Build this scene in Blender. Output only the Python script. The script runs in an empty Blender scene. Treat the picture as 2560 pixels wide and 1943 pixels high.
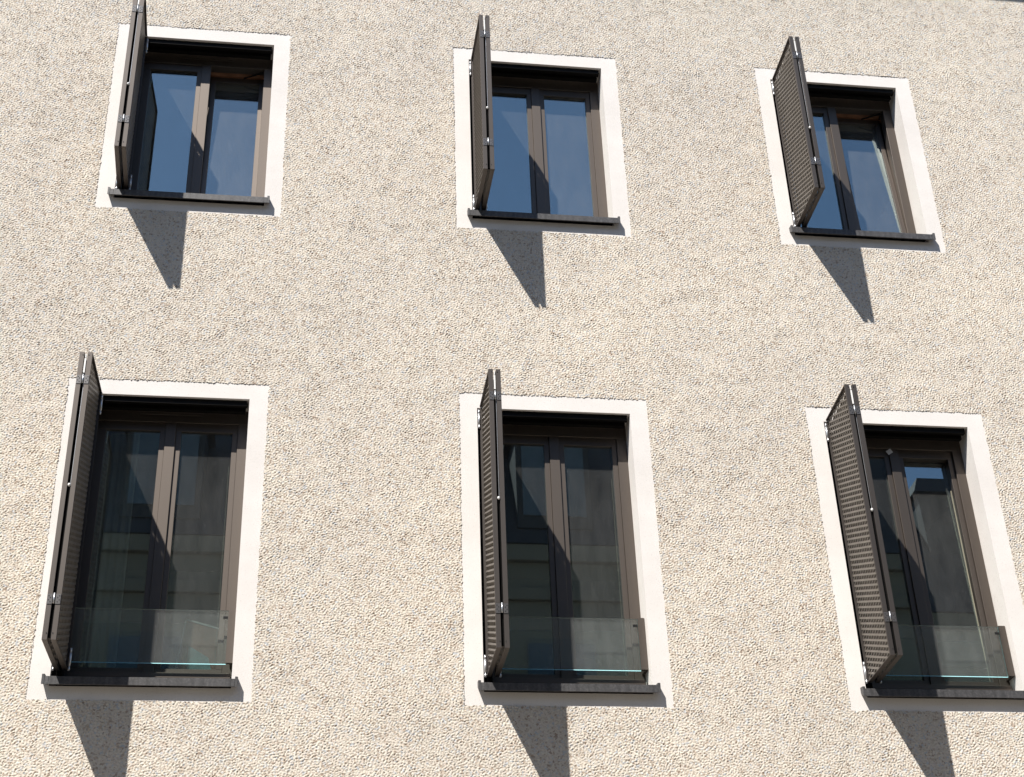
import bpy, math, random
import numpy as np
from mathutils import Vector, Matrix, Euler

random.seed(7)
S = bpy.context.scene
COL = S.collection
R = math.radians

# ------------------------------------------------------------------ camera
cam = bpy.data.objects.new("camera", bpy.data.cameras.new("camera"))
COL.objects.link(cam)
cam.location = (0.9316, -8.8644, -5.2987)
cam.rotation_euler = (2.1088, 0.0329, -0.1327)
cam.data.sensor_fit = 'HORIZONTAL'
cam.data.sensor_width = 36.0
cam.data.lens = 36.0 * 3794.59 / 2560.0
cam.data.clip_start = 0.05
cam.data.clip_end = 500
S.camera = cam

# ------------------------------------------------------------------ sky and sun
SUN = Vector((-0.388, -0.456, 0.801)).normalized()
SUN_EL = math.asin(SUN.z)
SUN_ROT = math.atan2(SUN.x, SUN.y)
w = bpy.data.worlds.new("World")
S.world = w
w.use_nodes = True
nt = w.node_tree
nt.nodes.clear()
sky = nt.nodes.new('ShaderNodeTexSky')
sky.sky_type = 'NISHITA'
sky.sun_disc = False
sky.sun_elevation = SUN_EL
sky.sun_rotation = SUN_ROT
sky.air_density = 1.0
sky.dust_density = 0.2
sky.ozone_density = 1.2
bg = nt.nodes.new('ShaderNodeBackground')
bg.inputs[1].default_value = 0.08
out = nt.nodes.new('ShaderNodeOutputWorld')
nt.links.new(sky.outputs[0], bg.inputs[0])
nt.links.new(bg.outputs[0], out.inputs[0])

sl = bpy.data.lights.new("sun", 'SUN')
sl.energy = 4.6
sl.angle = R(0.53)
sl.color = (1.0, 0.955, 0.89)
so = bpy.data.objects.new("sun", sl)
so.rotation_euler = SUN.to_track_quat('Z', 'Y').to_euler()
so.location = SUN * 40
COL.objects.link(so)

S.view_settings.view_transform = 'Standard'
S.view_settings.look = 'None'
S.view_settings.exposure = 0.79
S.view_settings.gamma = 1.0

# ------------------------------------------------------------------ materials
def new_mat(name):
    m = bpy.data.materials.new(name)
    m.use_nodes = True
    t = m.node_tree
    t.nodes.clear()
    o = t.nodes.new('ShaderNodeOutputMaterial')
    return m, t, o

def N(t, kind, **kw):
    n = t.nodes.new(kind)
    for k, v in kw.items():
        setattr(n, k, v)
    return n

def coords(t, scale=(1, 1, 1)):
    tc = N(t, 'ShaderNodeTexCoord')
    mp = N(t, 'ShaderNodeMapping')
    mp.inputs['Scale'].default_value = scale
    t.links.new(tc.outputs['Object'], mp.inputs['Vector'])
    return mp.outputs['Vector']

def noise(t, vec, scale, detail=3, rough=0.55):
    n = N(t, 'ShaderNodeTexNoise')
    n.inputs['Scale'].default_value = scale
    n.inputs['Detail'].default_value = detail
    n.inputs['Roughness'].default_value = rough
    t.links.new(vec, n.inputs['Vector'])
    return n

def ramp(t, fac, stops):
    r = N(t, 'ShaderNodeValToRGB')
    e = r.color_ramp.elements
    while len(e) < len(stops):
        e.new(0.5)
    for i, (p, c) in enumerate(stops):
        e[i].position = p
        e[i].color = (c[0], c[1], c[2], 1)
    t.links.new(fac, r.inputs[0])
    return r

def mixrgb(t, fac, a, b, blend='MIX'):
    m = N(t, 'ShaderNodeMix', data_type='RGBA', blend_type=blend)
    for sock, val in ((m.inputs[0], fac), (m.inputs[6], a), (m.inputs[7], b)):
        if hasattr(val, 'is_output'):
            t.links.new(val, sock)
        elif isinstance(val, (int, float)):
            sock.default_value = val
        else:
            sock.default_value = (val[0], val[1], val[2], 1)
    return m.outputs[2]

def principled(t, o, color, rough=0.6, metal=0.0, spec=0.5):
    b = N(t, 'ShaderNodeBsdfPrincipled')
    if hasattr(color, 'is_output'):
        t.links.new(color, b.inputs['Base Color'])
    else:
        b.inputs['Base Color'].default_value = (*color, 1)
    if hasattr(rough, 'is_output'):
        t.links.new(rough, b.inputs['Roughness'])
    else:
        b.inputs['Roughness'].default_value = rough
    b.inputs['Metallic'].default_value = metal
    b.inputs['Specular IOR Level'].default_value = spec
    t.links.new(b.outputs[0], o.inputs['Surface'])
    return b

def bump(t, b, height, strength, dist):
    n = N(t, 'ShaderNodeBump')
    n.inputs['Strength'].default_value = strength
    n.inputs['Distance'].default_value = dist
    t.links.new(height, n.inputs['Height'])
    t.links.new(n.outputs[0], b.inputs['Normal'])

def simple(name, color, rough=0.6, metal=0.0, spec=0.5, var=0.12, scale=9.0, bs=0.0):
    m, t, o = new_mat(name)
    v = coords(t)
    n = noise(t, v, scale, 5)
    lo = [c * (1 - var) for c in color]
    hi = [min(1, c * (1 + var)) for c in color]
    r = ramp(t, n.outputs[0], [(0.3, lo), (0.7, hi)])
    b = principled(t, o, r.outputs[0], rough, metal, spec)
    if bs:
        n2 = noise(t, v, scale * 14, 3)
        bump(t, b, n2.outputs[0], bs, 0.002)
    return m

def mat_roughcast():
    m, t, o = new_mat("roughcast_render")
    v = coords(t)
    # aggregate grains: each a slightly different tone of cream, ochre, grey and rose
    vor = N(t, 'ShaderNodeTexVoronoi')
    vor.inputs['Scale'].default_value = 90.0
    wob = noise(t, v, 40, 2)
    vv = mixrgb(t, 0.02, v, wob.outputs['Color'], 'ADD')
    t.links.new(vv, vor.inputs['Vector'])
    sep = N(t, 'ShaderNodeSeparateColor')
    t.links.new(vor.outputs['Color'], sep.inputs[0])
    grains = ramp(t, sep.outputs[0], [(0.0, (0.38, 0.30, 0.24)), (0.09, (0.54, 0.46, 0.38)),
                                      (0.24, (0.66, 0.605, 0.52)), (0.60, (0.71, 0.66, 0.58)), (0.80, (0.685, 0.615, 0.545)),
                                      (0.90, (0.52, 0.55, 0.58)), (1.0, (0.78, 0.73, 0.62))])
    big = noise(t, v, 0.55, 6, 0.6)
    tone = ramp(t, big.outputs[0], [(0.28, (0.90, 0.893, 0.89)), (0.5, (0.98, 0.97, 0.96)), (0.72, (1.05, 1.035, 1.01))])
    c = mixrgb(t, 1.0, grains.outputs[0], tone.outputs[0], 'MULTIPLY')
    mid = noise(t, v, 5.0, 4, 0.6)
    tone2 = ramp(t, mid.outputs[0], [(0.3, (0.975, 0.97, 0.97)), (0.7, (1.02, 1.02, 1.02))])
    c = mixrgb(t, 1.0, c, tone2.outputs[0], 'MULTIPLY')
    b = principled(t, o, c, 0.92, 0, 0.15)
    n2 = noise(t, v, 190, 4, 0.65)
    bump(t, b, n2.outputs[0], 0.55, 0.004)
    return m

def mat_smooth_plaster():
    m, t, o = new_mat("smooth_white_plaster")
    v = coords(t)
    n = noise(t, v, 2.2, 6, 0.65)
    r = ramp(t, n.outputs[0], [(0.3, (0.71, 0.675, 0.645)), (0.72, (0.81, 0.775, 0.745))])
    sp = noise(t, v, 120, 2)
    r2 = ramp(t, sp.outputs[0], [(0.27, (0.80, 0.79, 0.77)), (0.40, (1, 1, 1))])
    c = mixrgb(t, 1.0, r.outputs[0], r2.outputs[0], 'MULTIPLY')
    b = principled(t, o, c, 0.85, 0, 0.2)
    n2 = noise(t, v, 160, 5, 0.6)
    bump(t, b, n2.outputs[0], 0.35, 0.0025)
    return m

def mat_bronze(name, base, spec_col, rough, fac, streak=True):
    """dark metallic powder coat: dull base under a broad metal-flake sheen"""
    m, t, o = new_mat(name)
    v = coords(t, (18, 18, 1.2)) if streak else coords(t, (9, 9, 9))
    n = noise(t, v, 1.5, 5)
    r = ramp(t, n.outputs[0], [(0.3, [c * 0.86 for c in base]), (0.7, [c * 1.14 for c in base])])
    d = N(t, 'ShaderNodeBsdfPrincipled')
    t.links.new(r.outputs[0], d.inputs['Base Color'])
    d.inputs['Roughness'].default_value = 0.5
    d.inputs['Specular IOR Level'].default_value = 0.35
    if fac < 0.02:
        d.inputs['Specular IOR Level'].default_value = 0.08
    g = N(t, 'ShaderNodeBsdfGlossy')
    g.inputs['Color'].default_value = (*spec_col, 1)
    g.inputs['Roughness'].default_value = rough
    mx = N(t, 'ShaderNodeMixShader')
    mx.inputs[0].default_value = fac
    t.links.new(d.outputs[0], mx.inputs[1])
    t.links.new(g.outputs[0], mx.inputs[2])
    t.links.new(mx.outputs[0], o.inputs['Surface'])
    return m

def mat_glass(name, refl, tint, dust, edge=None):
    """clear glazing: mirror reflection by Fresnel, the rest passes; a thin film of dust scatters light"""
    m, t, o = new_mat(name)
    v = coords(t)
    tr = N(t, 'ShaderNodeBsdfTransparent')
    tr.inputs['Color'].default_value = (*tint, 1)
    gl = N(t, 'ShaderNodeBsdfGlossy')
    gl.inputs['Roughness'].default_value = 0.0
    gl.inputs['Color'].default_value = (*(edge or (1, 1, 1)), 1)
    lw = N(t, 'ShaderNodeLayerWeight')
    lw.inputs['Blend'].default_value = 0.5
    pw = N(t, 'ShaderNodeMath', operation='POWER')
    t.links.new(lw.outputs['Facing'], pw.inputs[0])
    pw.inputs[1].default_value = 5.0
    mul = N(t, 'ShaderNodeMath', operation='MULTIPLY_ADD')
    mul.use_clamp = True
    t.links.new(pw.outputs[0], mul.inputs[0])
    mul.inputs[1].default_value = 1.0 - refl
    mul.inputs[2].default_value = refl
    mx = N(t, 'ShaderNodeMixShader')
    t.links.new(mul.outputs[0], mx.inputs[0])
    t.links.new(tr.outputs[0], mx.inputs[1])
    t.links.new(gl.outputs[0], mx.inputs[2])
    df = N(t, 'ShaderNodeBsdfDiffuse')
    df.inputs['Color'].default_value = (0.62, 0.61, 0.60, 1)
    def turned(scale):
        tc = N(t, 'ShaderNodeTexCoord')
        m1 = N(t, 'ShaderNodeMapping')
        m1.inputs['Rotation'].default_value = (0.5, 0.7, 0.35)
        m1.inputs['Location'].default_value = (3.3, 1.7, 5.1)
        m0 = N(t, 'ShaderNodeMapping')
        m0.inputs['Scale'].default_value = scale
        t.links.new(tc.outputs['Object'], m0.inputs['Vector'])
        t.links.new(m0.outputs[0], m1.inputs['Vector'])
        return m1.outputs[0]
    n1 = noise(t, turned((5.0, 5.0, 1.6)), 2.1, 6, 0.66)
    r1 = ramp(t, n1.outputs[0], [(0.25, (0.45,) * 3), (0.78, (1,) * 3)])
    vo = N(t, 'ShaderNodeTexVoronoi')
    vo.inputs['Scale'].default_value = 75.0
    t.links.new(turned((1, 1, 0.75)), vo.inputs['Vector'])
    sc = N(t, 'ShaderNodeSeparateColor')
    t.links.new(vo.outputs['Color'], sc.inputs[0])
    siz = N(t, 'ShaderNodeMath', operation='MULTIPLY_ADD')      # most cells empty, a few with a speck
    t.links.new(sc.outputs[0], siz.inputs[0])
    siz.inputs[1].default_value = 1.1
    siz.inputs[2].default_value = -0.72
    cmp_ = N(t, 'ShaderNodeMath', operation='SUBTRACT')
    t.links.new(siz.outputs[0], cmp_.inputs[0])
    t.links.new(vo.outputs['Distance'], cmp_.inputs[1])
    r2 = ramp(t, cmp_.outputs[0], [(0.0, (0.0,) * 3), (0.12, (1,) * 3)])
    ad = N(t, 'ShaderNodeMath', operation='MULTIPLY_ADD')
    t.links.new(r2.outputs[0], ad.inputs[0])
    ad.inputs[1].default_value = 1.1
    t.links.new(r1.outputs[0], ad.inputs[2])
    m2 = N(t, 'ShaderNodeMath', operation='MULTIPLY')
    m2.inputs[1].default_value = dust
    t.links.new(ad.outputs[0], m2.inputs[0])
    mx2 = N(t, 'ShaderNodeMixShader')
    t.links.new(m2.outputs[0], mx2.inputs[0])
    t.links.new(mx.outputs[0], mx2.inputs[1])
    t.links.new(df.outputs[0], mx2.inputs[2])
    t.links.new(mx2.outputs[0], o.inputs['Surface'])
    return m

def mat_sill():
    m, t, o = new_mat("anthracite_sill")
    v = coords(t)
    n = noise(t, v, 70, 4, 0.7)
    n2 = noise(t, coords(t, (6, 1, 1)), 6, 4, 0.6)
    r = ramp(t, n.outputs[0], [(0.30, (0.045, 0.044, 0.046)), (0.55, (0.075, 0.073, 0.075)), (0.75, (0.13, 0.125, 0.125))])
    r2 = ramp(t, n2.outputs[0], [(0.3, (0.65,) * 3), (0.7, (1.2,) * 3)])
    c = mixrgb(t, 1.0, r.outputs[0], r2.outputs[0], 'MULTIPLY')
    b = principled(t, o, c, 0.5, 0.0, 0.5)
    bump(t, b, n.outputs[0], 0.3, 0.002)
    return m

M = {}
M['roughcast'] = mat_roughcast()
M['plaster'] = mat_smooth_plaster()
M['frame'] = mat_bronze("umber_window_frame", (0.014, 0.0125, 0.0115), (0.74, 0.61, 0.51), 0.54, 0.118)
M['leaf'] = mat_bronze("umber_shutter_frame", (0.014, 0.0125, 0.012), (0.72, 0.61, 0.53), 0.54, 0.078)
M['head'] = mat_bronze("dark_head_rail", (0.006, 0.0055, 0.005), (0.3, 0.28, 0.26), 0.45, 0.01)
M['mesh'] = mat_bronze("bronze_expanded_metal", (0.130, 0.116, 0.102), (0.66, 0.60, 0.53), 0.45, 0.06, False)
M['sill'] = mat_sill()
M['pane'] = mat_glass("double_glazing", 0.25, (0.80, 0.84, 0.84), 0.036, (0.80, 0.97, 1.0))
M['pane_r1'] = mat_glass("dusty_double_glazing", 0.28, (0.80, 0.84, 0.84), 0.070, (0.80, 0.97, 1.0))
M['pane_l1'] = mat_glass("upper_double_glazing", 0.28, (0.80, 0.84, 0.84), 0.042, (0.80, 0.97, 1.0))
M['pane_r2'] = mat_glass("speckled_double_glazing", 0.25, (0.80, 0.84, 0.84), 0.050, (0.80, 0.97, 1.0))
M['clear'] = mat_glass("balustrade_glass", 0.045, (0.90, 0.955, 0.945), 0.085)
def mat_glass_edge():
    m, t, o = new_mat("cut_glass_edge")
    a = N(t, 'ShaderNodeBsdfTranslucent')
    a.inputs['Color'].default_value = (0.42, 0.74, 0.80, 1)
    d = N(t, 'ShaderNodeBsdfDiffuse')
    d.inputs['Color'].default_value = (0.30, 0.48, 0.48, 1)
    mx = N(t, 'ShaderNodeMixShader')
    mx.inputs[0].default_value = 0.15
    t.links.new(a.outputs[0], mx.inputs[1])
    t.links.new(d.outputs[0], mx.inputs[2])
    t.links.new(mx.outputs[0], o.inputs['Surface'])
    return m
M['glass_edge'] = mat_glass_edge()
M['top_edge'] = simple("polished_top_edge", (0.30, 0.34, 0.335), 0.3)
M['shade_strip'] = simple("black_gap_shade", (0.006, 0.006, 0.006), 0.9, 0, 0.05)  # matte black that paints the shade between folded leaves
M['pane_strip'] = simple("pale_strip", (0.26, 0.24, 0.18), 0.7, 0, 0.3)
M['silver'] = simple("zinc_hardware", (0.62, 0.63, 0.65), 0.35, 0.75, 0.5, 0.08, 30)
M['white'] = simple("white_plastic", (0.80, 0.79, 0.77), 0.45, 0, 0.5, 0.03)
M['hinge'] = mat_bronze("hinge_plate", (0.055, 0.052, 0.052), (0.5, 0.48, 0.47), 0.38, 0.18, False)
M['screw'] = simple("dark_screw", (0.02, 0.02, 0.02), 0.4, 0.3)
M['wood'] = simple("stained_pine", (0.21, 0.105, 0.06), 0.5, 0, 0.4, 0.25, 14)
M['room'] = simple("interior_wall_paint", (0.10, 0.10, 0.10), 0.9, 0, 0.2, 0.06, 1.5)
M['curtain'] = simple("pale_curtain_cloth", (0.55, 0.57, 0.50), 0.9, 0, 0.1, 0.12, 6)
M['board'] = simple("brown_board", (0.36, 0.17, 0.10), 0.8, 0, 0.2, 0.3, 5)
M['teal'] = simple("teal_print", (0.22, 0.42, 0.40), 0.8, 0, 0.2, 0.35, 9)
M['edge'] = simple("pale_edging", (0.82, 0.80, 0.74), 0.7)
M['chair'] = simple("dark_chair_back", (0.05, 0.035, 0.028), 0.5)
M['cream'] = simple("cream_render", (0.145, 0.135, 0.11), 0.9, 0, 0.2, 0.06, 0.8)
M['slate'] = simple("dark_slate_roof", (0.035, 0.036, 0.04), 0.7, 0, 0.3, 0.3, 3)
M['stone'] = simple("pale_stone_trim", (0.13, 0.12, 0.10), 0.85)
M['opp_glass'] = simple("facade_window_glass", (0.02, 0.03, 0.035), 0.06, 0, 1.0, 0.1)
M['dormer'] = simple("dormer_sky_tint", (0.075, 0.10, 0.125), 0.55, 0.2)  # bluish colour stands in for sky reflected in the dormer windows
M['street'] = simple("asphalt", (0.19, 0.172, 0.145), 0.9, 0, 0.2, 0.25, 1.5)
M['paving'] = simple("granite_paving", (0.32, 0.285, 0.245), 0.9, 0, 0.2, 0.15, 3)
M['soffit'] = simple("eave_boards", (0.16, 0.13, 0.11), 0.7)
M['sticker'] = simple("pale_sticker", (0.62, 0.63, 0.66), 0.5)

# ------------------------------------------------------------------ mesh helpers
class MB:
    def __init__(self):
        self.v = []
        self.f = []

    def hexa(self, p):
        b = len(self.v)
        self.v += [tuple(q) for q in p]
        for q in ((0, 3, 2, 1), (4, 5, 6, 7), (0, 1, 5, 4), (1, 2, 6, 5), (2, 3, 7, 6), (3, 0, 4, 7)):
            self.f.append(tuple(b + i for i in q))
        return self

    def box(self, x0, x1, y0, y1, z0, z1):
        return self.hexa([(x0, y0, z0), (x1, y0, z0), (x1, y1, z0), (x0, y1, z0),
                          (x0, y0, z1), (x1, y0, z1), (x1, y1, z1), (x0, y1, z1)])

    def frame(self, x0, x1, z0, z1, l, r, b, t, y0, y1):
        """rectangular frame in the x-z plane, mitre-free: uprights between rails"""
        self.box(x0, x1, y0, y1, z1 - t, z1)
        self.box(x0, x1, y0, y1, z0, z0 + b)
        self.box(x0, x0 + l, y0, y1, z0 + b, z1 - t)
        self.box(x1 - r, x1, y0, y1, z0 + b, z1 - t)
        return self

    def cyl(self, c, rad, z0, z1, n=10, axis='z'):
        b = len(self.v)
        for z in (z0, z1):
            for i in range(n):
                a = 2 * math.pi * i / n
                u, w_ = rad * math.cos(a), rad * math.sin(a)
                if axis == 'z':
                    self.v.append((c[0] + u, c[1] + w_, z))
                elif axis == 'y':
                    self.v.append((c[0] + u, z, c[1] + w_))
                else:
                    self.v.append((z, c[0] + u, c[1] + w_))
        for i in range(n):
            j = (i + 1) % n
            self.f.append((b + i, b + j, b + n + j, b + n + i))
        self.f.append(tuple(b + i for i in reversed(range(n))))
        self.f.append(tuple(b + n + i for i in range(n)))
        return self

    def prism(self, poly, x0, x1):
        """poly of (y, z) extruded along x"""
        b = len(self.v)
        n = len(poly)
        for x in (x0, x1):
            self.v += [(x, y, z) for y, z in poly]
        for i in range(n):
            j = (i + 1) % n
            self.f.append((b + i, b + j, b + n + j, b + n + i))
        self.f.append(tuple(b + i for i in reversed(range(n))))
        self.f.append(tuple(b + n + i for i in range(n)))
        return self

    def quad(self, a, b_, c, d):
        b = len(self.v)
        self.v += [a, b_, c, d]
        self.f.append((b, b + 1, b + 2, b + 3))
        return self

    def mesh(self, name, mat, bevel=0.0, smooth=False):
        me = bpy.data.meshes.new(name)
        me.from_pydata(self.v, [], self.f)
        import bmesh
        bm = bmesh.new()
        bm.from_mesh(me)
        bmesh.ops.recalc_face_normals(bm, faces=bm.faces)
        if bevel:
            bmesh.ops.bevel(bm, geom=bm.edges[:], offset=bevel, segments=1, affect='EDGES', clamp_overlap=True)
        bm.to_mesh(me)
        bm.free()
        me.materials.append(mat)
        if smooth:
            for p in me.polygons:
                p.use_smooth = True
        return me

def obj(name, me, parent=None, loc=(0, 0, 0), rot=(0, 0, 0), **props):
    o = bpy.data.objects.new(name, me)
    COL.objects.link(o)
    o.location = loc
    o.rotation_euler = rot
    if parent:
        o.parent = parent
    for k, v in props.items():
        o[k] = v
    return o

def empty(name, loc, label, cat, group=None):
    o = bpy.data.objects.new(name, None)
    COL.objects.link(o)
    o.location = loc
    o['label'] = label
    o['category'] = cat
    if group:
        o['group'] = group
    return o

# ------------------------------------------------------------------ layout of the facade
BW = 0.655                                   # half width of the plaster surround
ROW = {1: dict(H=1.775, zs=-1.635, leaf_t=-0.108, leaf_b=-1.603, glass_b=-1.53),
       2: dict(H=2.215, zs=-2.082, leaf_t=-0.100, leaf_b=-2.028, glass_b=-1.945)}
WIN = [  # x centre, z of surround top, row, shutter angle, which sash is tilted open (degrees)
    dict(x=0.003, z=3.184, row=1, a=2.56, tilt=4.3, vent=True,
         label="upper window nearest the left edge, right sash tilted open, dusty panes reflecting blue sky"),
    dict(x=2.578, z=3.174, row=1, a=0.96, tilt=0.0, vent=False,
         label="upper middle window, both sashes shut, panes reflecting blue sky"),
    dict(x=5.030, z=3.182, row=1, a=-0.50, tilt=4.3, vent=False,
         label="upper right window, right sash tilted open, half hidden by its shutter"),
    dict(x=-0.010, z=0.000, row=2, a=-1.17, tilt=0.0, vent=True,
         label="tall lower left window with curtain and leaning board behind its panes"),
    dict(x=2.577, z=0.000, row=2, a=0.19, tilt=0.0, vent=False,
         label="tall lower middle window with closed sashes and dark panes"),
    dict(x=5.022, z=-0.003, row=2, a=-2.77, tilt=1.8, vent=False,
         label="tall lower right window with small pale sticker on its frame"),
]
# ------------------------------------------------------------------ the building
house = empty("apartment_building", (0, 0, -6.9),
              "cream roughcast apartment building with white framed windows and open dark folding shutters", "building")
HZ = 6.9   # parts are given in world coordinates; the root sits on the pavement

def part(name, me, loc=(0, 0, 0), rot=(0, 0, 0), **props):
    return obj(name, me, house, (loc[0], loc[1], loc[2] + HZ), rot, **props)

# --- roughcast wall: a real relief, finely meshed where the photograph looks, flat far beyond
def roughcast_mesh():
    st = 0.0047
    x0, x1, z0, z1 = -2.2, 7.7, -3.6, 4.6
    nx = int(round((x1 - x0) / st)) + 1
    nz = int(round((z1 - z0) / st)) + 1
    rng = np.random.default_rng(11)
    fx = np.fft.fftfreq(nx, st)[None, :]
    fz = np.fft.rfftfreq(nx, st)
    fxx = np.fft.rfftfreq(nx, st)[None, :]
    fzz = np.fft.fftfreq(nz, st)[:, None]
    def band(lam, width, ax=1.0, az=1.0, rot=0.0):
        wn = np.fft.rfft2(rng.standard_normal((nz, nx)))
        c, s = math.cos(rot), math.sin(rot)
        u, v = c * fxx + s * fzz, -s * fxx + c * fzz
        f = np.sqrt((u * ax) ** 2 + (v * az) ** 2) + 1e-9
        g = np.exp(-((np.log(f * lam)) ** 2) / (2 * width ** 2))
        a = np.fft.irfft2(wn * g, (nz, nx))
        return a / a.std()
    a = band(0.0182, 0.28, 1.12, 0.9, 0.25)
    b = band(0.0125, 0.20, 1.1, 0.95, -0.2)
    c = band(0.35, 0.6)
    n = 0.85 * a + 0.50 * b + 0.05 * band(0.06, 0.4)
    n /= n.std()
    # crests flattened by the float, pits left open
    h = np.where(n > 0, 0.85 * np.tanh(n), 1.15 * np.tanh(n * 0.95))
    h = (0.0027 + 0.0002 * c) * h + 0.0005 * c
    X = np.linspace(x0, x1, nx)[None, :].repeat(nz, 0)
    Z = np.linspace(z0, z1, nz)[:, None].repeat(nx, 1)
    Y = -(0.0032 + h)
    jit = 0.0012
    X = X + rng.uniform(-jit, jit, X.shape)
    Z = Z + rng.uniform(-jit, jit, Z.shape)
    verts = np.stack([X, Y, Z], -1).reshape(-1, 3).astype(np.float32)
    cx = (X[:-1, :-1] + X[1:, 1:]) / 2
    cz = (Z[:-1, :-1] + Z[1:, 1:]) / 2
    e1 = band(0.05, 0.5)[:-1, :-1] * 0.0020
    keep = np.ones(cx.shape, bool)
    for w_ in WIN:
        H = ROW[w_['row']]['H']
        ins = (np.abs(cx - w_['x']) < BW - 0.002 + e1) & (cz < w_['z'] - 0.001 + e1) & (cz > w_['z'] - H + 0.001 - e1)
        keep &= ~ins
    idx = np.arange(nx * nz).reshape(nz, nx)
    q = np.stack([idx[:-1, :-1], idx[:-1, 1:], idx[1:, 1:], idx[1:, :-1]], -1)[keep]
    used = np.zeros(nx * nz, bool)
    used[q.ravel()] = True
    remap = np.cumsum(used) - 1
    verts = verts[used]
    q = remap[q]
    # the rest of the facade in large sheets, level with the relief
    ex = []
    yo = -0.0032
    XL, XR, ZB, ZT = -9.0, 15.0, -6.9, 5.4
    for (a0, a1, b0, b1) in ((XL, x0, ZB, ZT), (x1, XR, ZB, ZT), (x0, x1, ZB, z0), (x0, x1, z1, ZT)):
        ex.append([(a0, yo, b0), (a1, yo, b0), (a1, yo, b1), (a0, yo, b1)])
    nv = len(verts)
    verts = np.concatenate([verts, np.array(ex, np.float32).reshape(-1, 3)])
    q = np.concatenate([q, (nv + np.arange(16)).reshape(4, 4)])
    me = bpy.data.meshes.new("wall")
    me.vertices.add(len(verts))
    me.vertices.foreach_set("co", verts.ravel())
    me.loops.add(q.size)
    me.loops.foreach_set("vertex_index", q.ravel().astype(np.int32))
    me.polygons.add(len(q))
    me.polygons.foreach_set("loop_start", np.arange(0, q.size, 4, dtype=np.int32))
    me.polygons.foreach_set("loop_total", np.full(len(q), 4, np.int32))
    me.update(calc_edges=True)
    me.validate()
    for_smooth = np.ones(len(q), bool)
    me.polygons.foreach_set("use_smooth", for_smooth)
    me.materials.append(M['roughcast'])
    return me

part("wall", roughcast_mesh())
# eave along the top of the facade
eb = MB()
eb.box(-9.0, 15.0, -0.52, 0.3, 5.06, 5.30)
part("roof", eb.mesh("roof", M['soffit']))

# --- plaster surround with its reveals
def surround_mesh(row):
    H = ROW[row]['H']
    zs = ROW[row]['zs']
    ox, ot, ob, yd = 0.530, -0.116, zs - 0.045, 0.25
    b = MB()
    def face(x0, x1, z0, z1):
        b.quad((x0, 0, z0), (x1, 0, z0), (x1, 0, z1), (x0, 0, z1))
    o = BW + 0.03
    face(-o, o, ot, 0.03)
    face(-o, o, -H - 0.03, ob)
    face(-o, -ox, ob, ot)
    face(ox, o, ob, ot)
    b.quad((ox, 0, ob), (ox, yd, ob), (ox, yd, ot), (ox, 0, ot))
    b.quad((-ox, 0, ob), (-ox, 0, ot), (-ox, yd, ot), (-ox, yd, ob))
    b.quad((-ox, 0, ot), (ox, 0, ot), (ox, yd, ot), (-ox, yd, ot))
    b.quad((-ox, 0, ob), (-ox, yd, ob), (ox, yd, ob), (ox, 0, ob))
    me = bpy.data.meshes.new("window_surround")
    me.from_pydata(b.v, [], b.f)
    me.materials.append(M['plaster'])
    return me

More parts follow.
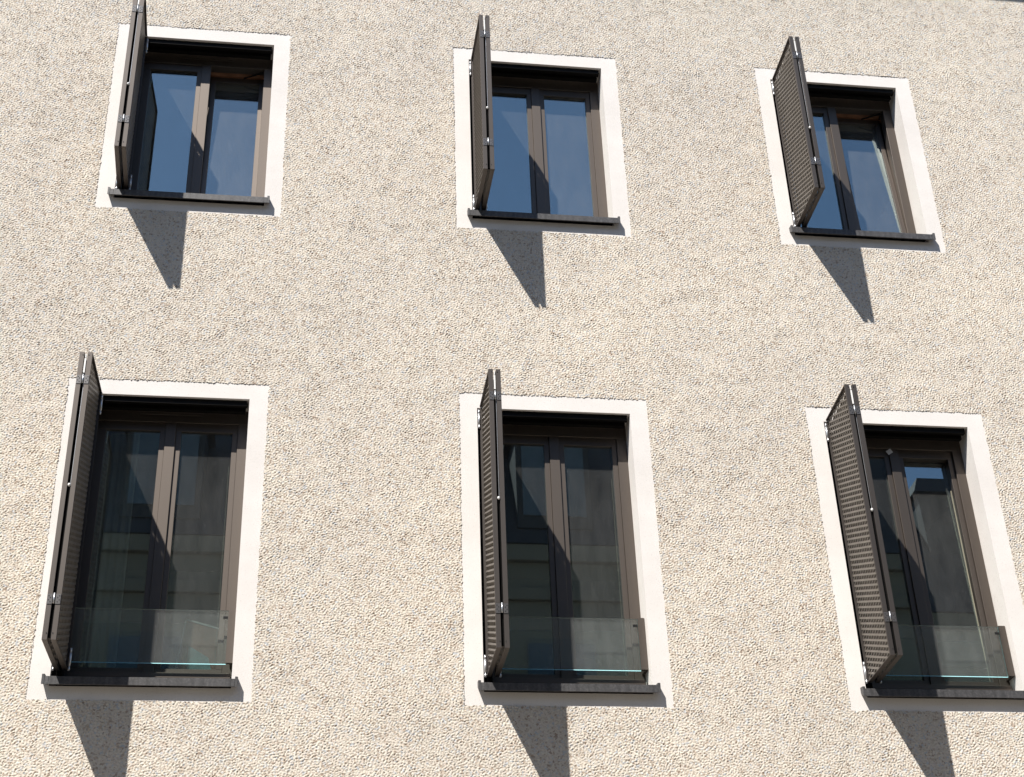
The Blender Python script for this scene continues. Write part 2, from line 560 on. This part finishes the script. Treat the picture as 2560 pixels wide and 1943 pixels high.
# --- window frame, sashes, panes, sill, head rail
def window_meshes(row):
    P = ROW[row]
    zs = P['zs']
    gb = P['glass_b']
    fb = gb - 0.085                       # bottom of the fixed frame
    r = {}
    b = MB()
    b.frame(-0.529, 0.529, fb, -0.118, 0.069, 0.069, 0.045, 0.104, 0.165, 0.238)
    if row == 2:                          # threshold strips below the sashes
        b.box(-0.515, 0.515, 0.118, 0.1645, fb + 0.008, fb + 0.040)
        b.box(-0.527, 0.527, 0.085, 0.1635, fb - 0.030, fb - 0.008)
    r['frame'] = b.mesh("window", M['frame'], 0.0015)
    top, bot = -0.2225, fb + 0.046
    b = MB()
    b.frame(-0.4595, -0.0155, bot, top, 0.058, 0.035, gb - bot, 0.060, 0.177, 0.237)
    b.box(-0.402, -0.050, 0.186, 0.1935, gb, gb + 0.006)
    r['sash_l'] = b.mesh("sash", M['frame'], 0.0012)
    # the right sash carries the centre cover strip; origin on its bottom edge so that it can tilt
    b = MB()
    b.frame(0.0535, 0.4595, 0.0, top - bot, 0.035, 0.036, gb - bot, 0.060, 0.012, 0.072)
    b.box(0.018, 0.053, 0.014, 0.070, 0.0, top - bot)
    r['sash_r'] = b.mesh("sash", M['frame'], 0.0012)
    b = MB()
    b.box(-0.0148, 0.0530, 0.1648, 0.1768, bot + 0.002, top - 0.002)
    r['cover'] = b.mesh("cover_strip", M['frame'], 0.0012)
    b = MB()
    b.box(-0.404, -0.048, 0.1935, 0.1975, gb - 0.004, top - 0.057)
    r['pane_l'] = b.mesh("pane", M['pane_l1' if row == 1 else 'pane'])
    b = MB()
    b.box(0.0865, 0.426, 0.0285, 0.0325, gb - bot - 0.004, top - bot - 0.057)
    r['pane_r'] = b.mesh("pane", M['pane_r1' if row == 1 else 'pane_r2'])
    r['bot'] = bot
    b = MB()
    b.box(0.4105, 0.4145, 0.0335, 0.046, gb - bot - 0.004, top - bot - 0.30)
    r['pane_strip'] = b.mesh("pale_pane_strip", M['pane_strip'])  # narrow pale strip beside the right edge of the pane
    # sill: sloping sheet with a drip edge and upturned ends
    b = MB()
    yb = 0.1625
    poly = [(-0.045, zs - 0.050), (-0.045, zs), (0.0, zs + 0.006), (yb, zs + 0.028), (yb, zs + 0.018), (-0.036, zs - 0.010), (-0.036, zs - 0.050)]
    b.prism(poly, -0.5285, 0.5285)
    poly2 = [(-0.045, zs - 0.050), (-0.045, zs), (-0.001, zs + 0.006), (-0.001, zs - 0.006), (-0.036, zs - 0.010), (-0.036, zs - 0.050)]
    b.prism(poly2, -0.552, -0.5288)
    b.prism(poly2, 0.5288, 0.552)
    for s in (-1, 1):
        xa, xb = sorted((s * 0.5525, s * 0.569))
        b.prism([(-0.0465, zs - 0.051), (-0.0465, zs + 0.013), (-0.001, zs + 0.019), (-0.001, zs - 0.02)], xa, xb)
    r['sill'] = b.mesh("sill", M['sill'], 0.001)
    # head rail of the folding shutters: stepped dark channels under the lintel
    b = MB()
    b.box(-0.520, 0.514, 0.022, 0.052, -0.158, -0.1175)
    b.box(-0.520, 0.518, 0.0525, 0.072, -0.148, -0.1175)
    b.box(-0.520, 0.506, 0.0725, 0.108, -0.176, -0.1175)
    r['head'] = b.mesh("head_rail", M['head'], 0.0012)
    # side channel in the left reveal that carries the shutter hinges
    b = MB()
    b.box(-0.5285, -0.470, 0.034, 0.160, zs + 0.03, -0.119)
    r['jamb'] = b.mesh("hinge_jamb", M['head'])
    b = MB()
    b.box(-0.195, 0.225, 0.1575, 0.1645, -0.150, -0.136)
    b.box(-0.190, 0.220, 0.1600, 0.1645, -0.168, -0.1505)
    r['vent'] = b.mesh("trickle_vent", M['frame'], 0.001)
    b = MB()
    b.box(-0.458, 0.458, 0.2385, 0.275, -0.2215, -0.2125)
    b.box(-0.50, 0.50, 0.2755, 0.31, -0.2325, -0.2155)
    r['lining'] = b.mesh("wood_lining", M['wood'])
    b = MB()
    return r

def balustrade_meshes():
    r = {}
    b = MB()
    b.box(-0.484, 0.484, 0.078, 0.090, -1.945, -1.597)
    me = b.mesh("balustrade", M['clear'])
    me.materials.append(M['glass_edge'])
    me.materials.append(M['top_edge'])
    for pl in me.polygons:
        pl.material_index = 0 if abs(pl.normal.y) > 0.5 else (2 if pl.normal.z > 0.5 else 1)
    r['glass'] = me
    for s, nm in ((-1, 'post_l'), (1, 'post_r')):
        b = MB()
        A = lambda u, v: sorted((s * u, s * v))
        b.box(*A(0.483, 0.5275), 0.066, 0.0765, -1.942, -1.594)
        b.box(*A(0.507, 0.5275), 0.0763, 0.1648, -1.942, -1.594)
        b.box(*A(0.4875, 0.5072), 0.0915, 0.104, -1.936, -1.60)
        r[nm] = b.mesh("side_channel", M['frame'])
    b = MB()
    b.box(0.452, 0.480, 0.0745, 0.0778, -1.652, -1.636)
    r['clip_r'] = b.mesh("glass_clip", M['screw'])
    b = MB()
    b.box(-0.480, -0.452, 0.0745, 0.0778, -1.652, -1.636)
    r['clip_l'] = b.mesh("glass_clip", M['screw'])
    return r

# --- one leaf of a folding shutter; local axes: x across its thickness, -y outwards, z up
LEN, TH = 0.492, 0.030
def leaf_meshes(row, flip):
    P = ROW[row]
    zt, zb = P['leaf_t'], P['leaf_b']
    X = (lambda x: TH - x) if flip else (lambda x: x)
    r = {}
    b = MB()
    def bx(x0, x1, y0, y1, z0, z1):
        xa, xb = sorted((X(x0), X(x1)))
        b.box(xa, xb, y0, y1, z0, z1)
    bx(0, TH, -LEN, -LEN + 0.014, zb, zt)
    bx(0, TH, -0.006, 0.0, zb, zt)
    bx(0, TH, -LEN + 0.0142, -0.0062, zt - 0.006, zt)
    bx(0, TH, -LEN + 0.0142, -0.0062, zb, zb + 0.006)
    # inner flanges that hold the sheet
    bx(0.020, TH - 0.001, -0.026, -0.0062, zb + 0.0062, zt - 0.0062)
    bx(0.020, TH - 0.001, -LEN + 0.0142, -LEN + 0.024, zb + 0.0062, zt - 0.0062)
    r['frame'] = b.mesh("shutter_leaf", M['leaf'], 0.0008)
    # expanded metal: zigzag strands that run together at the bonds
    p, q, sub = 0.0462, 0.01875, 4
    wd, tau = 0.0150, R(0.0 if flip else MESH_TAU)
    th = 0.0066
    tn = -math.tan(tau)
    b = MB()
    d0, d1 = 0.0065, LEN - 0.0142
    cols = [d0 + i * p / sub for i in range(int((d1 - d0) / (p / sub)) + 1)] + [d1]
    zlo, zhi = zb + 0.0062, zt - 0.0062
    for k in range(0, int((zt - zb) / q) + 1):
        base = len(b.v)
        zk = zb + k * q
        for d in cols:
            fr_ = (d - d0) / p
            jj = math.floor(fr_ + 1e-6)
            sg = (0.5 if (jj + k) & 1 else -0.5) * (1 - 2 * (fr_ - jj))
            zc = zk + sg * q
            up = min(wd / 2, q * (1 - 2 * sg) / 2) + 0.0001
            dn = min(wd / 2, q * (1 + 2 * sg) / 2) + 0.0001
            for dz, u in ((-dn, 0), (up, 0), (up, 1), (-dn, 1)):
                b.v.append((X(0.0145 + dz * tn + u * th), -d, min(max(zc + dz, zlo), zhi)))
        for j in range(len(cols) - 1):
            a = base + 4 * j
            e = a + 4
            for m in range(4):
                n2 = (m + 1) % 4
                b.f.append((a + m, a + n2, e + n2, e + m))
    r['mesh'] = b.mesh("mesh_panel", M['mesh'])
    # hardware near the wall: a hinge pin of stepped radius, local origin at its middle
    b = MB()
    prof = [(-0.080, 0.0072), (-0.060, 0.0072), (-0.0595, 0.005), (-0.0505, 0.005), (-0.050, 0.0085), (0.032, 0.0085),
            (0.0325, 0.005), (0.0355, 0.005), (0.036, 0.0065), (0.062, 0.0065)]
    n = 10
    for z, rr in prof:
        for i in range(n):
            an = 2 * math.pi * i / n
            b.v.append((rr * math.cos(an), rr * math.sin(an), z))
    for k in range(len(prof) - 1):
        for i in range(n):
            j = (i + 1) % n
            b.f.append((k * n + i, k * n + j, (k + 1) * n + j, (k + 1) * n + i))
    b.f.append(tuple(reversed(range(n))))
    b.f.append(tuple((len(prof) - 1) * n + i for i in range(n)))
    r['pin'] = b.mesh("hinge_pin", M['silver'], 0, True)
    r['pin_at'] = [(X(-0.006), -0.008, z) for z in (zt - 0.095, zb + 0.075)]
    # hinge plate with its four screw heads on the outer edge
    b = MB()
    bx2 = sorted((X(0.003), X(0.031)))
    b.box(bx2[0], bx2[1], -LEN - 0.003, -LEN - 0.0002, -0.031, 0.031)
    nf = len(b.f)
    for dx, dz in ((0.010, 0.019), (0.020, 0.008), (0.010, -0.006), (0.020, -0.018)):
        b.cyl((X(dx), dz), 0.0034, -LEN - 0.0040, -LEN - 0.0028, 8, 'y')
    me = b.mesh("hinge_plate", M['hinge'])
    me.materials.append(M['screw'])
    for k, pl in enumerate(me.polygons):
        pl.material_index = 1 if k >= nf else 0
    r['plate'] = me
    h1 = 0.20 if row == 1 else 0.203
    h2 = 0.245 if row == 1 else 0.248
    r['plate_at'] = [(0, 0, zt - h1), (0, 0, zb + h2)]
    b = MB()
    b.cyl((0, 0), 0.0036, -0.0012, 0.0006, 8, 'y')
    r['screw'] = b.mesh("screw", M['screw'])
    r['screw_at'] = [(X(0.022), -LEN - 0.0006, zt - 0.022), (X(0.022), -LEN - 0.0006, zb + 0.04)]
    return r

def fold_hardware(row):
    """what sits in the gap between the two folded leaves"""
    P = ROW[row]
    zt, zb = P['leaf_t'], P['leaf_b']
    h1 = 0.20 if row == 1 else 0.203
    h2 = 0.245 if row == 1 else 0.248
    r = {}
    b = MB()
    b.cyl((0.040, -LEN - 0.003), 0.0048, -0.028, 0.036)
    r['knuckle_at'] = [(0, 0, zt - h1), (0, 0, zb + h2)]
    r['knuckle'] = b.mesh("hinge_knuckle", M['silver'], 0, True)
    b = MB()
    b.box(0.0345, 0.0455, -LEN + 0.002, -LEN + 0.012, zt - 0.152, zt - 0.045)
    b.box(0.036, 0.044, -LEN + 0.004, -LEN + 0.014, zt - 0.040, zt - 0.012)
    r['striker'] = b.mesh("bolt_case", M['white'], 0.001)
    b = MB()
    b.box(0.0305, 0.0495, -LEN + 0.0145, -LEN + 0.030, zb + 0.02, zt - 0.156)
    r['shade_strip'] = b.mesh("gap_shade", M['shade_strip'])  # added black strip standing in for the deep shade of the gap
    zk = zt - (0.62 if row == 1 else 0.489) * (zt - zb)
    b = MB()
    b.cyl((0.0465, -LEN + 0.012), 0.0018, zk, zt - 0.155, 6)
    r['rod'] = b.mesh("gap_rod", M['silver'])  # thin silver rod along one side of the gap, above the knob
    b = MB()
    import bmesh
    bm = bmesh.new()
    bmesh.ops.create_uvsphere(bm, u_segments=10, v_segments=8, radius=0.0085)
    me = bpy.data.meshes.new("bolt_knob")
    bm.to_mesh(me)
    bm.free()
    me.materials.append(M['white'])
    me.transform(Matrix.Translation((0.041, -LEN - 0.001, zk)) @ Matrix.Diagonal((1, 1, 1.35, 1)))
    for pl in me.polygons:
        pl.use_smooth = True
    r['knob'] = me
    return r

MESH_TAU = -8.0
SUR = {r_: surround_mesh(r_) for r_ in ROW}
WM = {r_: window_meshes(r_) for r_ in ROW}
BM = balustrade_meshes()
LM = {r_: (leaf_meshes(r_, False), leaf_meshes(r_, True)) for r_ in ROW}
FH = {r_: fold_hardware(r_) for r_ in ROW}

# interior room shell behind one window (closed box with the window hole in its front)
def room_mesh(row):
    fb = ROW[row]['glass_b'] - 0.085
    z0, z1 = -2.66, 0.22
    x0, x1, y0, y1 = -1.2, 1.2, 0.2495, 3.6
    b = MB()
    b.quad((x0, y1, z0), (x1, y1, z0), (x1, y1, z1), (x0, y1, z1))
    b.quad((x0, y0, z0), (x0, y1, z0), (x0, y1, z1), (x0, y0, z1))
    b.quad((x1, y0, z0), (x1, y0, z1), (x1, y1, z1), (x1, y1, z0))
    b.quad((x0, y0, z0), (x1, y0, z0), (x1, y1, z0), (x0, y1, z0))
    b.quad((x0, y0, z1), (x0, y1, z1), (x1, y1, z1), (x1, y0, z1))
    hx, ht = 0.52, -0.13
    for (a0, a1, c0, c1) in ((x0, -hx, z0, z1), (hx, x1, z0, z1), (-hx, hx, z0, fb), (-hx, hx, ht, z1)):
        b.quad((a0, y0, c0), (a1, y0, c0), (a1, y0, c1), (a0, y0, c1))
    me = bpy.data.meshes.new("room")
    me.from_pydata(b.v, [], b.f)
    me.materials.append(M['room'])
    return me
ROOM = {r_: room_mesh(r_) for r_ in ROW}

for i, w_ in enumerate(WIN):
    x, z, row = w_['x'], w_['z'], w_['row']
    wm = WM[row]
    part("window_surround", SUR[row], (x, 0, z))
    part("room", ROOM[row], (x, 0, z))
    win = part("window", wm['frame'], (x, 0, z), label=w_['label'])
    obj("sash", wm['sash_l'], win)
    obj("pane", wm['pane_l'], win)
    t = R(w_['tilt'])
    piv = (0, 0.165, wm['bot'])
    if w_['tilt'] > 3:
        obj("sash", wm['sash_r'], win, piv, (-t, 0, 0), label="sash tilted inwards at the top")
    else:
        obj("sash", wm['sash_r'], win, piv, (-t * 0.12, 0, 0))
    obj("pane", wm['pane_r'], win, piv, (-t, 0, 0))
    obj("cover_strip", wm['cover'], win)
    obj("sill", wm['sill'], win)
    obj("head_rail", wm['head'], win)
    obj("hinge_jamb", wm['jamb'], win)
    obj("wood_lining", wm['lining'], win)
    if w_['vent']:
        obj("trickle_vent", wm['vent'], win)
    if w_['tilt'] > 3:
        b = MB()
        b.hexa([(0.30, 0.245, -0.262), (0.452, 0.190, -0.240), (0.452, 0.196, -0.240), (0.30, 0.251, -0.262),
                (0.30, 0.245, -0.250), (0.452, 0.190, -0.228), (0.452, 0.196, -0.228), (0.30, 0.251, -0.250)])
        obj("tilt_stay", b.mesh("tilt_stay", M['head']), win)
    if row == 2:
        obj("pale_pane_strip", wm['pane_strip'], win, piv, (-t * 0.12, 0, 0))
        obj("balustrade", BM['glass'], win)
        for nm in ('post_l', 'post_r'):
            obj("side_channel", BM[nm], win)
        for nm in ('clip_l', 'clip_r'):
            obj("glass_clip", BM[nm], win)
    if i == 5:
        b = MB()
        b.box(-0.022, 0.022, -0.0006, 0.0, -0.017, 0.017)
        obj("sticker", b.mesh("sticker", M['sticker']), win, (-0.012, 0.1640, -0.248), (0, R(-33), 0))
    # folding shutter: two leaves swung out and folded flat against each other
    a = R(w_['a'])
    hx, hy = x - 0.512, 0.007
    for k in (0, 1):
        lm = LM[row][k]
        off = 0.050 * k
        leaf = part("shutter_leaf", lm['frame'], (hx + off * math.cos(a), hy + off * math.sin(a), z), (0, 0, a))
        obj("mesh_panel", lm['mesh'], leaf)
        for nm in ('pin', 'plate', 'screw'):
            for at in lm[nm + '_at']:
                obj({'pin': "hinge_pin", 'plate': "hinge_plate", 'screw': "screw"}[nm], lm[nm], leaf, at)
        if k == 0:
            fh = FH[row]
            for at in fh['knuckle_at']:
                obj("hinge_knuckle", fh['knuckle'], leaf, at)
            obj("bolt_case", fh['striker'], leaf)
            obj("gap_rod", fh['rod'], leaf)
            obj("gap_shade", fh['shade_strip'], leaf)
            obj("bolt_knob", fh['knob'], leaf)

# ------------------------------------------------------------------ things inside the lower left room
def curtain_mesh(x0, x1, z0, z1, y, folds, amp):
    b = MB()
    n = folds * 8
    for zz in (z0, z1):
        for i in range(n + 1):
            u = i / n
            b.v.append((x0 + (x1 - x0) * u, y + amp * math.sin(u * folds * 2 * math.pi) + 0.3 * amp * math.sin(u * 17), zz))
    for i in range(n):
        b.f.append((i, i + 1, n + 2 + i, n + 1 + i))
    me = bpy.data.meshes.new("curtain")
    me.from_pydata(b.v, [], b.f)
    me.materials.append(M['curtain'])
    for p in me.polygons:
        p.use_smooth = True
    return me

wl = WIN[3]
cu = obj("curtain", curtain_mesh(-0.15, 0.045, -2.05, -0.15, 0, 4, 0.016), None, (wl['x'] - 0.25, 0.40, wl['z']))
cu['label'] = "pale greenish curtain hanging behind the left pane of the lower left window"
cu['category'] = "curtain"

bo = empty("board", (wl['x'] + 0.162, 0.33, wl['z'] - 1.97),
           "brown board with pale edging leaning behind the right pane of the lower left window", "board")
def tilted_panel(pts, y0, y1):
    b = MB()
    b.hexa([(pts[0][0], y0, pts[0][1]), (pts[1][0], y0, pts[1][1]), (pts[1][0], y1, pts[1][1]), (pts[0][0], y1, pts[0][1]),
            (pts[3][0], y0, pts[3][1]), (pts[2][0], y0, pts[2][1]), (pts[2][0], y1, pts[2][1]), (pts[3][0], y1, pts[3][1])])
    return b
bp = [(0.0, 0.0), (0.345, 0.0), (0.34, 0.325), (0.050, 0.406)]
obj("panel", tilted_panel(bp, 0.0, 0.02).mesh("panel", M['board'], 0.002), bo)
obj("print", tilted_panel([(0.07, 0.05), (0.235, 0.04), (0.20, 0.16), (0.075, 0.235)], -0.003, -0.0005).mesh("print", M['teal']), bo)
eb = MB()
def strip(b, p0, p1, wd, y0, y1):
    d = Vector((p1[0] - p0[0], p1[1] - p0[1])).normalized()
    n = Vector((-d.y, d.x)) * wd
    q = [(p0[0], p0[1]), (p1[0], p1[1]), (p1[0] + n.x, p1[1] + n.y), (p0[0] + n.x, p0[1] + n.y)]
    b.hexa([(q[0][0], y0, q[0][1]), (q[1][0], y0, q[1][1]), (q[1][0], y1, q[1][1]), (q[0][0], y1, q[0][1]),
            (q[3][0], y0, q[3][1]), (q[2][0], y0, q[2][1]), (q[2][0], y1, q[2][1]), (q[3][0], y1, q[3][1])])
strip(eb, bp[0], bp[3], 0.009, -0.004, 0.018)
strip(eb, bp[3], bp[2], 0.009, -0.004, 0.018)
obj("edging", eb.mesh("edging", M['edge']), bo)

ch = empty("chair", (wl['x'] - 0.335, 0.50, wl['z'] - 2.66),
           "dark rounded chair back behind the left pane of the lower left window", "chair")
b = MB()
n = 12
pl = [(-0.06, 0.42), (-0.06, 1.01)] + [(-0.06 * math.cos(math.pi * i / n), 1.01 + 0.06 * math.sin(math.pi * i / n)) for i in range(1, n)] + [(0.06, 1.01), (0.06, 0.42)]
b.v = [(px, y, pz) for y in (0.0, 0.03) for px, pz in pl]
k = len(pl)
b.f = [tuple(range(k)), tuple(reversed(range(k, 2 * k)))] + [(j, (j + 1) % k, k + (j + 1) % k, k + j) for j in range(k)]
obj("backrest", b.mesh("backrest", M['chair'], 0.003), ch)
b = MB()
b.box(-0.17, 0.17, -0.01, 0.36, 0.40, 0.44)
obj("seat", b.mesh("seat", M['chair'], 0.004), ch)
for lx in (-0.15, 0.15):
    for ly in (0.02, 0.33):
        b = MB()
        b.box(lx - 0.015, lx + 0.015, ly - 0.015, ly + 0.015, 0.0, 0.3995)
        obj("leg", b.mesh("leg", M['chair']), ch)

# ------------------------------------------------------------------ street and the houses opposite (seen as reflections)
b = MB()
b.box(-150, 150, -150, 40, -7.30, -7.0)
obj("street", b.mesh("street", M['street']), kind="structure")
b = MB()
b.box(-60, 60, -2.6, 0.2, -7.0 + 0.004, -6.9)
obj("pavement", b.mesh("pavement", M['paving']), kind="structure")
b = MB()
b.box(-60, 60, -13.95, -11.0, -7.0 + 0.004, -6.88)
obj("pavement", b.mesh("pavement", M['paving']), kind="structure")

FY = -14.0
op = empty("town_house", (4.0, FY, -6.9), "cream town house with dark mansard roof and dormers across the street", "building")
def opart(name, mb, mat, bevel=0.0, parent=None):
    me = mb.mesh(name, mat, bevel)
    me.transform(Matrix.Translation((-4.0, -FY, 6.9)))
    return obj(name, me, parent or op)
ox0, ox1 = -16.0, 22.0
b = MB()
b.box(ox0, ox1, FY - 12, FY, -6.9, 5.30)
opart("wall", b, M['cream'])
b = MB()
b.box(ox0 - 0.3, ox1 + 0.3, FY - 12, FY + 0.12, 5.302, 5.60)
b.box(ox0, ox1, FY + 0.002, FY + 0.10, 4.60, 4.82)
b.box(ox0, ox1, FY + 0.002, FY + 0.08, 1.20, 1.40)
opart("cornice", b, M['cream'], 0.01)
b = MB()
b.prism([(FY + 0.15, 5.603), (FY - 1.2, 8.36), (FY - 6.0, 8.6), (FY - 12.0, 7.9), (FY - 12, 5.603)], ox0, ox1)
roof = opart("roof", b, M['slate'])
for k in range(-3, 4):
    xd = -2.05 + 3.33 * k
    b = MB()
    b.box(xd - 0.10, xd + 1.20, FY - 1.1, FY + 0.02, 5.95, 7.80)
    b.box(xd - 0.22, xd + 1.32, FY - 1.15, FY + 0.12, 7.802, 7.88)
    opart("dormer", b, M['slate'])
    b = MB()
    b.box(xd, xd + 1.10, FY + 0.022, FY + 0.05, 6.18, 7.75)
    opart("window", b, M['dormer'])
    for (z0, z1) in ((1.70, 3.85), (-2.1, 0.1)):
        b = MB()
        b.box(xd - 0.03, xd + 1.10, FY + 0.003, FY + 0.03, z0, z1)
        opart("window", b, M['opp_glass'])
b = MB()
b.box(12.40, 13.40, FY - 1.5, FY - 0.62, 6.9, 8.45)
b.hexa([(12.30, FY - 1.65, 8.452), (13.50, FY - 1.65, 8.452), (13.50, FY - 0.5, 8.452), (12.30, FY - 0.5, 8.452),
        (12.50, FY - 1.45, 8.86), (13.30, FY - 1.45, 8.86), (13.30, FY - 0.7, 8.86), (12.50, FY - 0.7, 8.86)])
opart("chimney", b, M['slate'], 0, roof)
